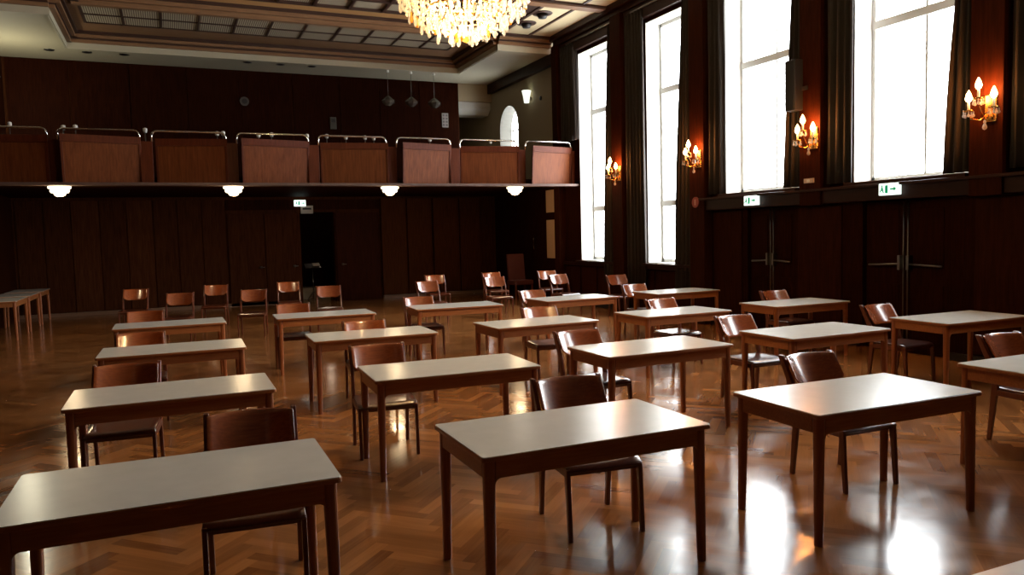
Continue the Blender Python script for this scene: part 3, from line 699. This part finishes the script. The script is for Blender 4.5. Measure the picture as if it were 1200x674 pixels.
# notice and round speaker on the upper back wall
o = empty('notice', (7.74, YB-0.04, 5.25)); tag(o, 'small white notice sheet on the upper back wall near its right end', 'notice')
x = MB(); x.box(-0.10, 0.10, -0.006, 0, -0.21, 0.21); x.build('sheet', plain('paper', (0.34,0.30,0.28), 0.7), o)
x = MB()
for r in range(4):
    x.box(-0.08, -0.015, -0.008, -0.006, -0.17+r*0.095, -0.11+r*0.095); x.box(0.015, 0.08, -0.008, -0.006, -0.17+r*0.095, -0.11+r*0.095)
x.build('printed_panel', plain('print_grey', (0.14,0.12,0.12), 0.7), o)
o = empty('round_wall_speaker', (2.03, YB-0.04, 5.55)); tag(o, 'small round grey speaker on the upper back wall left of centre', 'speaker')
x = MB(); x.tube([(0,-0.03,0), (0,0,0)], 0.12, 20); x.build('housing', plain('dim_grey', (0.06,0.05,0.045), 0.5), o)
x = MB(); x.tube([(0,-0.036,0), (0,-0.03,0)], 0.07, 20); x.build('grille', M_black, o)
x = MB(); x.box(-0.09, 0.09, -0.03, 0, -0.17, 0.17); o = x.build('wall_box', plain('dim_green_grey', (0.05,0.05,0.04), 0.5), None, 0.01, loc=(4.39, YB-0.04, 5.05)); tag(o, 'dim grey upright box on the upper back wall behind rail', 'wall box')
x = MB(); x.box(-0.06, 0.06, -0.036, -0.03, 0.02, 0.12); x.build('cover', M_black, o)
# downlights in the rear soffit
pr = empty('downlight'); x = MB(); x.lathe([(0,0.0),(0.07,0.0),(0.09,-0.012),(0.105,-0.012),(0.11,0.0)], (0,0,0), 18); x.build('trim_ring', M_steel, pr)
x = MB(); x.lathe([(0,-0.006),(0.075,-0.006),(0.075,0.0),(0,0)], (0,0,0), 18); x.build('dark_lens', M_black, pr); register(pr); used = [False]
for i, (xx, lb) in enumerate([(-2.36, 'leftmost'), (-1.58, 'second from left'), (-0.78, 'third from left'), (2.06, 'fourth from left'), (2.88, 'fifth from left'), (3.69, 'rightmost')]):
    o = place(pr, used, (xx, 21.15, Z1), 0); tag(o, 'small dark round downlight in the rear ceiling soffit, ' + lb, 'downlight', 'downlights in the rear soffit')
# unlit glass pendants over the balcony
pr = empty('pendant_lamp'); x = MB(); x.lathe([(0,0),(0.05,0),(0.04,0.06),(0,0.06)], (0,0,-0.06), 12); x.build('ceiling_rose', M_white, pr)
x = MB(); x.tube([(0,0,-0.72), (0,0,-0.05)], 0.006, 6); x.build('cord', M_steel, pr)
x = MB(); x.lathe([(0.02,-0.70),(0.10,-0.76),(0.19,-0.84),(0.17,-0.90),(0.06,-0.98),(0,-0.99)], (0,0,0), 8, False); x.build('faceted_shade', plain('smoky_glass', (0.08,0.07,0.06), 0.15), pr)
register(pr); used = [False]
for xx, lb in ((5.7, 'left of the three unlit faceted pendant lamps above the balcony'), (6.36, 'middle of the three unlit faceted pendant lamps above the balcony'), (7.03, 'right of the three unlit faceted pendant lamps above the balcony')):
    o = place(pr, used, (xx, 21.0, Z1), 0); tag(o, lb, 'pendant lamp', 'unlit pendants above the balcony')
# dark round vents in the side tray
pr = empty('ceiling_spot'); x = MB(); x.lathe([(0,-0.02),(0.22,-0.02),(0.24,0.0),(0,0.0)], (0,0,0), 22); x.build('rim', M_ceild, pr)
x = MB(); x.lathe([(0,-0.12),(0.09,-0.11),(0.13,-0.02),(0,-0.02)], (0,0,0), 18); x.build('spot_head', M_black, pr); register(pr); used = [False]
for xx, yy, lb in ((7.95, 15.9, 'dark round ceiling spot on cream panel, the upper right of two'), (7.95, 16.75, 'dark round ceiling spot on cream panel, partly behind the chandelier')):
    o = place(pr, used, (xx, yy, Z2), 0); tag(o, lb, 'ceiling spot', 'round spots in the side ceiling')

# ------------------------------------------------------------------ chandelier
ch = empty('chandelier', (2.87, 7.5, 3.79)); ch.scale = (0.92, 0.92, 1); tag(ch, 'big crystal chandelier blazing with warm light at the top of the picture', 'chandelier')
x = MB(); x.tube([(0,0,0.25), (0,0,Z3-3.77+0.05)], 0.016, 8); x.lathe([(0,1.9),(0.09,1.95),(0.05,2.1),(0,2.12)], (0,0,0), 14); x.build('stem', M_brass, ch)
x = MB(); x.lathe([(0,3.14),(0.14,3.14),(0.16,3.18),(0,3.2)], (0,0,0), 18); x.build('ceiling_rose', M_brass, ch)
rings = [(0.70, 0.46), (0.60, 0.85), (0.42, 0.30), (0.40, 1.25), (0.25, 0.20)]
for r, z in rings:
    x = MB(); x.tube([(r*math.cos(2*PI*k/36), r*math.sin(2*PI*k/36), z) for k in range(37)], 0.010, 6, False); x.build('ring', M_brass, ch)
for k in range(12):
    th = 2*PI*k/12; c0, s0 = math.cos(th), math.sin(th)
    for (r, z) in ((0.66, 0.52), (0.48, 0.95)):
        x = MB(); x.tube([(0.03*c0, 0.03*s0, z+0.10), (0.35*r*c0, 0.35*r*s0, z-0.06), (0.8*r*c0, 0.8*r*s0, z-0.06), (r*c0, r*s0, z)], 0.007, 6)
        x.lathe([(0,0),(0.04,0.008),(0.045,0.02),(0,0.012)], (r*c0, r*s0, z), 10); arm = x.build('arm', M_brass, ch)
        y_ = MB(); y_.tube([(r*c0, r*s0, z+0.012), (r*c0, r*s0, z+0.09)], 0.011, 6); y_.build('candle', M_white, arm)
        y_ = MB(); y_.lathe([(0,0.09),(0.014,0.095),(0.02,0.12),(0.01,0.155),(0,0.17)], (r*c0, r*s0, z), 8); y_.build('bulb', M_bulb, arm)
cme = {}
def crystal_mesh(r, h):
    mb = MB(); drop_mesh(mb, (0,0,0), r, h)
    return mb
pos = []
def ringpos(r, z, n_, h, rr, jit=0.03, ph=0.0):
    for k in range(n_):
        th = 2*PI*(k+ph)/n_; pos.append(((r+random.uniform(-jit,jit))*math.cos(th), (r+random.uniform(-jit,jit))*math.sin(th), z+random.uniform(-0.035,0.035), h*random.choice((0.6, 0.8, 1.0, 1.1, 1.35)), rr))
# tiered shells of drops: outer skirt, then stepped bowls towards the bottom
ringpos(0.71, 0.46, 38, 0.13, 0.020); ringpos(0.70, 0.58, 40, 0.10, 0.017, ph=.5); ringpos(0.66, 0.36, 36, 0.10, 0.017)
ringpos(0.57, 0.30, 34, 0.12, 0.019); ringpos(0.60, 0.72, 36, 0.10, 0.017); ringpos(0.48, 0.22, 30, 0.10, 0.018); ringpos(0.60, 0.86, 36, 0.10, 0.017)
ringpos(0.41, 0.20, 28, 0.12, 0.020); ringpos(0.30, 0.15, 22, 0.11, 0.019); ringpos(0.20, 0.11, 16, 0.11, 0.019); ringpos(0.10, 0.09, 9, 0.10, 0.019)
ringpos(0.50, 1.02, 32, 0.10, 0.017); ringpos(0.40, 1.24, 26, 0.12, 0.018); ringpos(0.30, 1.38, 20, 0.10, 0.016); ringpos(0.52, 0.50, 32, 0.12, 0.017); ringpos(0.36, 0.42, 26, 0.12, 0.017); ringpos(0.66, 0.50, 34, 0.12, 0.016)
pos.append((0, 0, 0.09, 0.12, 0.035))
# the hundred nearest the camera below the rim as parts, the rest as one
cam_dir = Vector((-2.87, -7.5, -2)).normalized()
pos.sort(key=lambda p_: -(Vector(p_[:3]).dot(cam_dir)-0.4*p_[2]))
base = crystal_mesh(1, 1); base_me = None
for p_ in pos[:100]:
    if base_me is None:
        o = base.build('crystal_drop', M_cryst, ch); base_me = o.data; first = o
    else:
        o = first.copy(); COL.objects.link(o); o.parent = ch
    o.location = p_[:3]; o.scale = (p_[4], p_[4], p_[3])
rest = MB(); amber = MB()
for p_ in pos[100:]: drop_mesh(amber if random.random() < 0.08 else rest, p_[:3], p_[4], p_[3])
o = amber.build('amber_crystals', M_amber, ch); o['kind'] = 'stuff'
o = rest.build('crystal_chains', M_cryst, ch); o['kind'] = 'stuff'
# strings of beads
bd = MB()
for k in range(36):
    th = 2*PI*k/36
    for (ra, za, rb, zb_) in ((0.40, 1.24, 0.70, 0.60), (0.69, 0.44, 0.42, 0.24), (0.60, 0.84, 0.70, 0.50), (0.42, 0.27, 0.22, 0.15)):
        for q in range(7):
            u = q/7; r = ra+(rb-ra)*u; z = za+(zb_-za)*u-0.05*math.sin(PI*u)
            bd.lathe([(0,-0.013),(0.013,0),(0,0.013)], (r*math.cos(th), r*math.sin(th), z), 5, False)
o = bd.build('bead_strings', M_cryst, ch); o['kind'] = 'stuff'
for zz in (0.30, 0.62, 1.0): point('chandelier_light', (0, 0, zz), 150, (1.0, 0.66, 0.30), 0.12, ch)

# ------------------------------------------------------------------ tables
TW, TD, TH = 1.32, 0.737, 0.757
def rrect(w_, d_, r, n_=5):
    pts = []
    for cx, cy, a0 in ((w_/2-r, d_/2-r, 0), (-w_/2+r, d_/2-r, PI/2), (-w_/2+r, -d_/2+r, PI), (w_/2-r, -d_/2+r, 3*PI/2)):
        for k in range(n_+1):
            a = a0+PI/2*k/n_; pts.append((cx+r*math.cos(a), cy+r*math.sin(a)))
    return pts
def make_table():
    root = empty('table')
    t1 = MB(); t1.prism(rrect(TW, TD, 0.022), TH-0.026, TH-0.004, True); edge = t1.build('tabletop', M_table, root, 0.003)
    t2 = MB(); t2.prism(rrect(TW-0.008, TD-0.008, 0.019), TH-0.005, TH, True); t2.build('laminate_surface', M_top, edge)
    ap = MB(); za, zb_ = TH-0.115, TH-0.026; i_ = 0.024; lw = 0.052
    ap.box(-TW/2+i_+lw, TW/2-i_-lw, -TD/2+i_, -TD/2+i_+0.022, za, zb_); ap.box(-TW/2+i_+lw, TW/2-i_-lw, TD/2-i_-0.022, TD/2-i_, za, zb_)
    ap.box(-TW/2+i_, -TW/2+i_+0.022, -TD/2+i_+lw, TD/2-i_-lw, za, zb_); ap.box(TW/2-i_-0.022, TW/2-i_, -TD/2+i_+lw, TD/2-i_-lw, za, zb_)
    # curved brackets where apron meets leg
    def fil(cx, sx, y0, y1):
        r = 0.030; pts = [(cx, za)]+[(cx+sx*(r-r*math.sin(a)), za-r+r*math.cos(a)) for a in (0, PI/8, PI/4, 3*PI/8, PI/2)]
        pts = [(cx, za+0.001), (cx+sx*r, za+0.001)]+[(cx+sx*(r-r*math.sin(a)), za-r+r*math.cos(a)) for a in (PI/8, PI/4, 3*PI/8, PI/2)]
        ap.extr(pts, y0, y1, 'xz')
    for sy in (-1, 1):
        y0 = sy*(TD/2-i_); y1 = sy*(TD/2-i_-0.022)
        fil(-TW/2+i_+lw-0.002, 1, y0, y1); fil(TW/2-i_-lw+0.002, -1, y0, y1)
    ap.build('apron', M_table, root, 0.002)
    for sx in (-1, 1):
        for sy in (-1, 1):
            lg = MB(); cx, cy = sx*(TW/2-0.020), sy*(TD/2-0.020)     # outer corner
            def sq(wd, r, z):
                x0, x1 = sorted((cx, cx-sx*wd)); y0, y1 = sorted((cy, cy-sy*wd))
                return [((x0+x1)/2+px, (y0+y1)/2+py, z) for px, py in rrect(x1-x0, y1-y0, r, 4)]
            A = sq(0.044, 0.018, 0.0); B = sq(0.058, 0.022, 0.60); C_ = sq(0.060, 0.022, TH-0.026); n_ = len(A)
            fs = [tuple(reversed(range(n_))), tuple(2*n_+i for i in range(n_))]
            for lv in (0, 1):
                fs += [(lv*n_+i, lv*n_+(i+1)%n_, (lv+1)*n_+(i+1)%n_, (lv+1)*n_+i) for i in range(n_)]
            lg.add(A+B+C_, fs, False); lg.build('leg', M_legw, root)
    register(root); return root
TP = make_table(); TU = [False]
cols = ['leftmost column', 'second column from the left', 'middle column', 'fourth column', 'rightmost column']
rows_ = ['front row', 'second row', 'third row', 'fourth row']
tabs = [(-0.02,3.70,-0.4,0,0),(1.94,3.65,-0.2,1,0),(3.88,3.49,-1.2,2,0),(-0.03,5.92,-0.2,0,1),(-0.02,8.30,-1.1,0,2),(-0.05,10.87,0.2,0,3),
 (1.98,5.79,-2.2,1,1),(1.95,8.25,-1.6,1,2),(1.90,10.80,-1.7,1,3),(3.93,5.83,1.0,2,1),(3.91,8.17,1.6,2,2),(3.83,10.82,-3.3,2,3),(5.84,10.85,2.8,3,3),
 (5.84,8.14,1.3,3,2),(7.86,10.85,1.6,4,3),(7.87,8.13,-0.4,4,2),(5.89,5.81,1.0,3,1),(7.95,5.74,-1.3,4,1),(5.95,3.47,-0.5,3,0)]
for x_, y_, a, ci, ri in tabs:
    o = place(TP, TU, (x_, y_, 0), math.radians(a))
    first_l = {(0,0): 'large pale-topped wooden table cut by the bottom left corner', (1,0): 'pale-topped wooden table at the bottom centre, nearest the camera', (2,0): 'brightly shining white-topped wooden table at lower right', (3,0): 'pale-topped wooden table cut off by right edge, front row'}
    lb = first_l.get((ci, ri), 'pale-topped wooden exam table in the %s, %s' % (cols[ci], rows_[ri]))
    tag(o, lb, 'table', 'single tables set in rows')
o = place(TP, TU, (1.95, 1.115, 0), math.radians(-0.3)); tag(o, 'white table corner just showing at the bottom right corner', 'table', 'single tables set in rows')
for y_, lb in ((21.0, 'rear table of the run along the left wall'), (19.42, 'middle table of the run along the left wall'), (17.85, 'nearest table of the run along the left wall, cut by picture edge')):
    o = place(TP, TU, (-3.10-0.0, y_, 0), PI/2); o.location.x = -3.10; tag(o, lb, 'table', 'tables pushed along the left wall')

# ------------------------------------------------------------------ chairs
def make_chair():
    root = empty('chair')
    hw = 0.245
    for s in (-1, 1):
        # rear leg and back post in one curved piece
        lg = MB(); pth = [(0.245, 0.0, .034), (0.220, 0.25, .046), (0.200, 0.44, .056), (0.236, 0.62, .056), (0.360, 0.858, .044)]
        x0, x1 = sorted((s*hw, s*(hw-0.028))); vs = []
        for y, z, d_ in pth: vs += [(x0, y-d_/2, z), (x1, y-d_/2, z), (x1, y+d_/2, z), (x0, y+d_/2, z)]
        fs = [(0,3,2,1), (16,17,18,19)]
        for k in range(4):
            for q in range(4): fs.append((k*4+q, k*4+(q+1)%4, (k+1)*4+(q+1)%4, (k+1)*4+q))
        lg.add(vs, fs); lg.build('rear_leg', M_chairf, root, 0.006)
        lg = MB(); x0, x1 = sorted((s*hw, s*(hw-0.026))); vs = []
        for y, z, d_ in ((-0.250, 0.0, .030), (-0.228, 0.28, .040), (-0.215, 0.425, .050)): vs += [(x0, y-d_/2, z), (x1, y-d_/2, z), (x1, y+d_/2, z), (x0, y+d_/2, z)]
        fs = [(0,3,2,1), (8,9,10,11)]
        for k in range(2):
            for q in range(4): fs.append((k*4+q, k*4+(q+1)%4, (k+1)*4+(q+1)%4, (k+1)*4+q))
        lg.add(vs, fs); lg.build('front_leg', M_chairf, root, 0.006)
        sr = MB(); sr.box(s*(hw-0.002), s*(hw-0.022), -0.21, 0.21, 0.375, 0.425); sr.build('side_rail', M_chairf, root, 0.004)
    for yy in (-0.205, 0.185):
        cr_ = MB(); cr_.box(-hw+0.02, hw-0.02, yy, yy+0.02, 0.375, 0.42); cr_.build('cross_rail', M_chairf, root, 0.003)
    # moulded plywood seat
    st_ = MB(); nx, ny = 10, 12; T = 0.014
    def sz(u, v): # u -1..1, v 0..1 front to back
        return 0.447-0.014*(1-u*u)*math.sin(PI*min(1, v*1.05))-0.030*max(0, (0.14-v)/0.14)**2
    top = []; bot = []
    for j in range(ny+1):
        v = j/ny; y = -0.245+0.455*v
        for i in range(nx+1):
            u = -1+2*i/nx; wx = hw-0.004-(0.012 if v > 0.9 else 0); top.append((u*wx, y, sz(u,v))); bot.append((u*wx, y, sz(u,v)-T))
    N = len(top); fs = []
    for j in range(ny):
        for i in range(nx):
            a = j*(nx+1)+i; fs.append((a, a+1, a+nx+2, a+nx+1)); fs.append((N+a, N+a+nx+1, N+a+nx+2, N+a+1))
    for i in range(nx): a = i; fs.append((a, N+a, N+a+1, a+1)); a = ny*(nx+1)+i; fs.append((a, a+1, N+a+1, N+a))
    for j in range(ny): a = j*(nx+1); fs.append((a, a+nx+1, N+a+nx+1, N+a)); a += nx; fs.append((a, N+a, N+a+nx+1, a+nx+1))
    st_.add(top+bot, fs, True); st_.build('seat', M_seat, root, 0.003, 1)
    # curved backrest, rounded lower corners
    bk = MB(); nx, nz = 16, 8; fr_ = []; ba = []
    for j in range(nz+1):
        for i in range(nx+1):
            u = -1+2*i/nx; zt = 0.850; zb2 = 0.632+0.060*max(0, (abs(u)-0.55)/0.45)**2.2+0.0
            v = j/nz; z = zb2+(zt-zb2)*v
            y = 0.205+(z-0.62)*0.66+0.092*(1-u*u)-0.052
            fr_.append((u*(hw-0.018), y, z)); ba.append((u*(hw-0.018), y+0.013, z))
    N = len(fr_); fs = []
    for j in range(nz):
        for i in range(nx):
            a = j*(nx+1)+i; fs.append((a, a+1, a+nx+2, a+nx+1)); fs.append((N+a, N+a+nx+1, N+a+nx+2, N+a+1))
    for i in range(nx): a = i; fs.append((a, N+a, N+a+1, a+1)); a = nz*(nx+1)+i; fs.append((a, a+1, N+a+1, N+a))
    for j in range(nz): a = j*(nx+1); fs.append((a, a+nx+1, N+a+nx+1, N+a)); a += nx; fs.append((a, N+a, N+a+nx+1, a+nx+1))
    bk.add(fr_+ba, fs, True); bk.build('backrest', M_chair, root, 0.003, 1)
    register(root); return root
CP = make_chair(); CUu = [False]
# back-top midpoints measured, turn in degrees, label
CH = [
 (0.36,4.46,-5,'dark wooden chair behind the large table in the bottom left corner'),
 (2.33,4.42,-6,'wooden chair behind the nearest table at the bottom centre'),
 (4.30,4.31,-1,'wooden chair behind the brightly shining table at lower right'),
 (-0.36,6.73,-5,'dark wooden chair behind the second row table, leftmost column'),
 (-0.34,9.02,0,'wooden chair behind the third row table, leftmost column'),
 (-0.37,11.86,-2,'wooden chair behind the fourth row table, leftmost column'),
 (1.62,6.66,-6,'glossy wooden chair behind the second row table, second column'),
 (1.97,8.66,-4,'dark wooden chair behind the third row table, second column'),
 (1.60,11.62,-6,'wooden chair behind the fourth row table, second column'),
 (3.54,6.50,1,'orange-lit wooden chair behind the second row table, middle column'),
 (4.28,8.86,-5,'wooden chair behind the third row table, middle column'),
 (3.50,11.58,-2,'dark wooden chair behind the fourth row table, middle column'),
 (5.46,11.57,5,'wooden chair behind the fourth row table, fourth column'),
 (6.12,8.82,2,'wooden chair behind the third row table, fourth column'),
 (5.55,6.63,0,'orange-lit wooden chair behind the second row table, fourth column'),
 (7.46,11.56,-4,'wooden chair behind the fourth row table, rightmost column'),
 (8.20,8.90,1,'wooden chair behind the third row table, rightmost column'),
 (7.62,6.56,2,'bright wooden chair behind the second row table, rightmost column'),
 (6.36,4.23,-2,'pale-shining wooden chair at the right edge behind front row table'),
 (-0.70,17.70,-8,'leftmost wooden chair of the rearmost chair row'),
 (0.86,17.80,-10,'second chair from left in the rearmost chair row'),
 (2.36,17.70,-5,'third chair from left in the rearmost row, left of dark doorway'),
 (5.78,17.69,-5,'rearmost row chair standing under third bowl lamp, half behind another chair'),
 (7.23,17.64,-2,'rearmost row chair half hidden behind its twin, right of centre'),
 (8.59,17.28,-8,'rearmost row chair beside the tan wall niche'),
 (0.12,15.60,-9,'leftmost chair of the table-less chair row before the back row'),
 (1.42,15.50,-12,'chair with bright reflection, second in the table-less row'),
 (2.84,15.50,-8,'chair just before the dark doorway, third in table-less row'),
 (4.86,15.42,2,'fourth chair of table-less row, overlapping a chair behind it'),
 (6.55,15.81,-4,'fifth chair of table-less row, right of centre'),
 (7.98,15.50,5,'rightmost chair of table-less row, before the first window'),
 (9.33,15.20,-4,'dim wooden chair standing by the wall between first two windows'),
]
for x_, y_, a, lb in CH:
    th = math.radians(a)
    if x_ > 9.0: x_, y_ = 8.82, 14.35
    ox = x_+math.sin(th)*0.34; oy = y_-math.cos(th)*0.34
    o = place(CP, CUu, (ox, oy, 0), th); tag(o, lb, 'chair', 'wooden chairs in the hall')

# tall red-backed chair in the rear corner
rc = empty('armchair', (8.72, 19.15, 0), math.radians(4)); tag(rc, 'tall red-backed chair in the dark corner below the balcony', 'chair')
for sx in (-1, 1):
    for y0, z1 in ((-0.22, 0.42), (0.20, 0.42)):
        x = MB(); x.box(sx*0.27, sx*0.23, y0, y0+0.04, 0, z1); x.build('leg', M_chairf, rc, 0.004)
x = MB(); x.box(-0.28, 0.28, -0.25, 0.26, 0.40, 0.53); x.build('seat', M_red, rc, 0.03, 3)
x = MB(); x.extr([(0.16, 0.50), (0.25, 0.50), (0.31, 1.24), (0.24, 1.24)], -0.26, 0.26, 'yz'); x.build('backrest', M_red, rc, 0.025, 3)
# music stand in the foyer
ms = empty('music_stand', (3.80, YB+0.9, 0)); tag(ms, 'thin stand with a flat top in the dark doorway', 'music stand')
x = MB(); x.tube([(0,0,0.02), (0,0,0.98)], 0.012, 8); x.build('pole', M_steel, ms)
for k in range(3):
    th = 2*PI*k/3; x = MB(); x.tube([(0,0,0.25), (0.28*math.cos(th), 0.28*math.sin(th), 0.0)], 0.009, 6); x.build('leg', M_steel, ms)
x = MB(); x.extr([(-0.16, 0.95), (-0.15, 0.94), (0.16, 1.06), (0.15, 1.07)], -0.22, 0.22, 'yz'); x.build('desk', M_steel, ms)
x = MB(); x.extr([(-0.10, 1.0), (0.08, 1.07), (0.08, 1.085), (-0.10, 1.015)], 0.0, 0.2, 'yz'); o = x.build('paper_sheet', M_white, None, loc=(3.80, YB+0.9, 0)); tag(o, 'white sheet lying on the stand in the dark doorway', 'paper')
point('foyer_light', (4.5, YB+2.5, 2.6), 3, (1.0, 0.8, 0.6), 0.1)
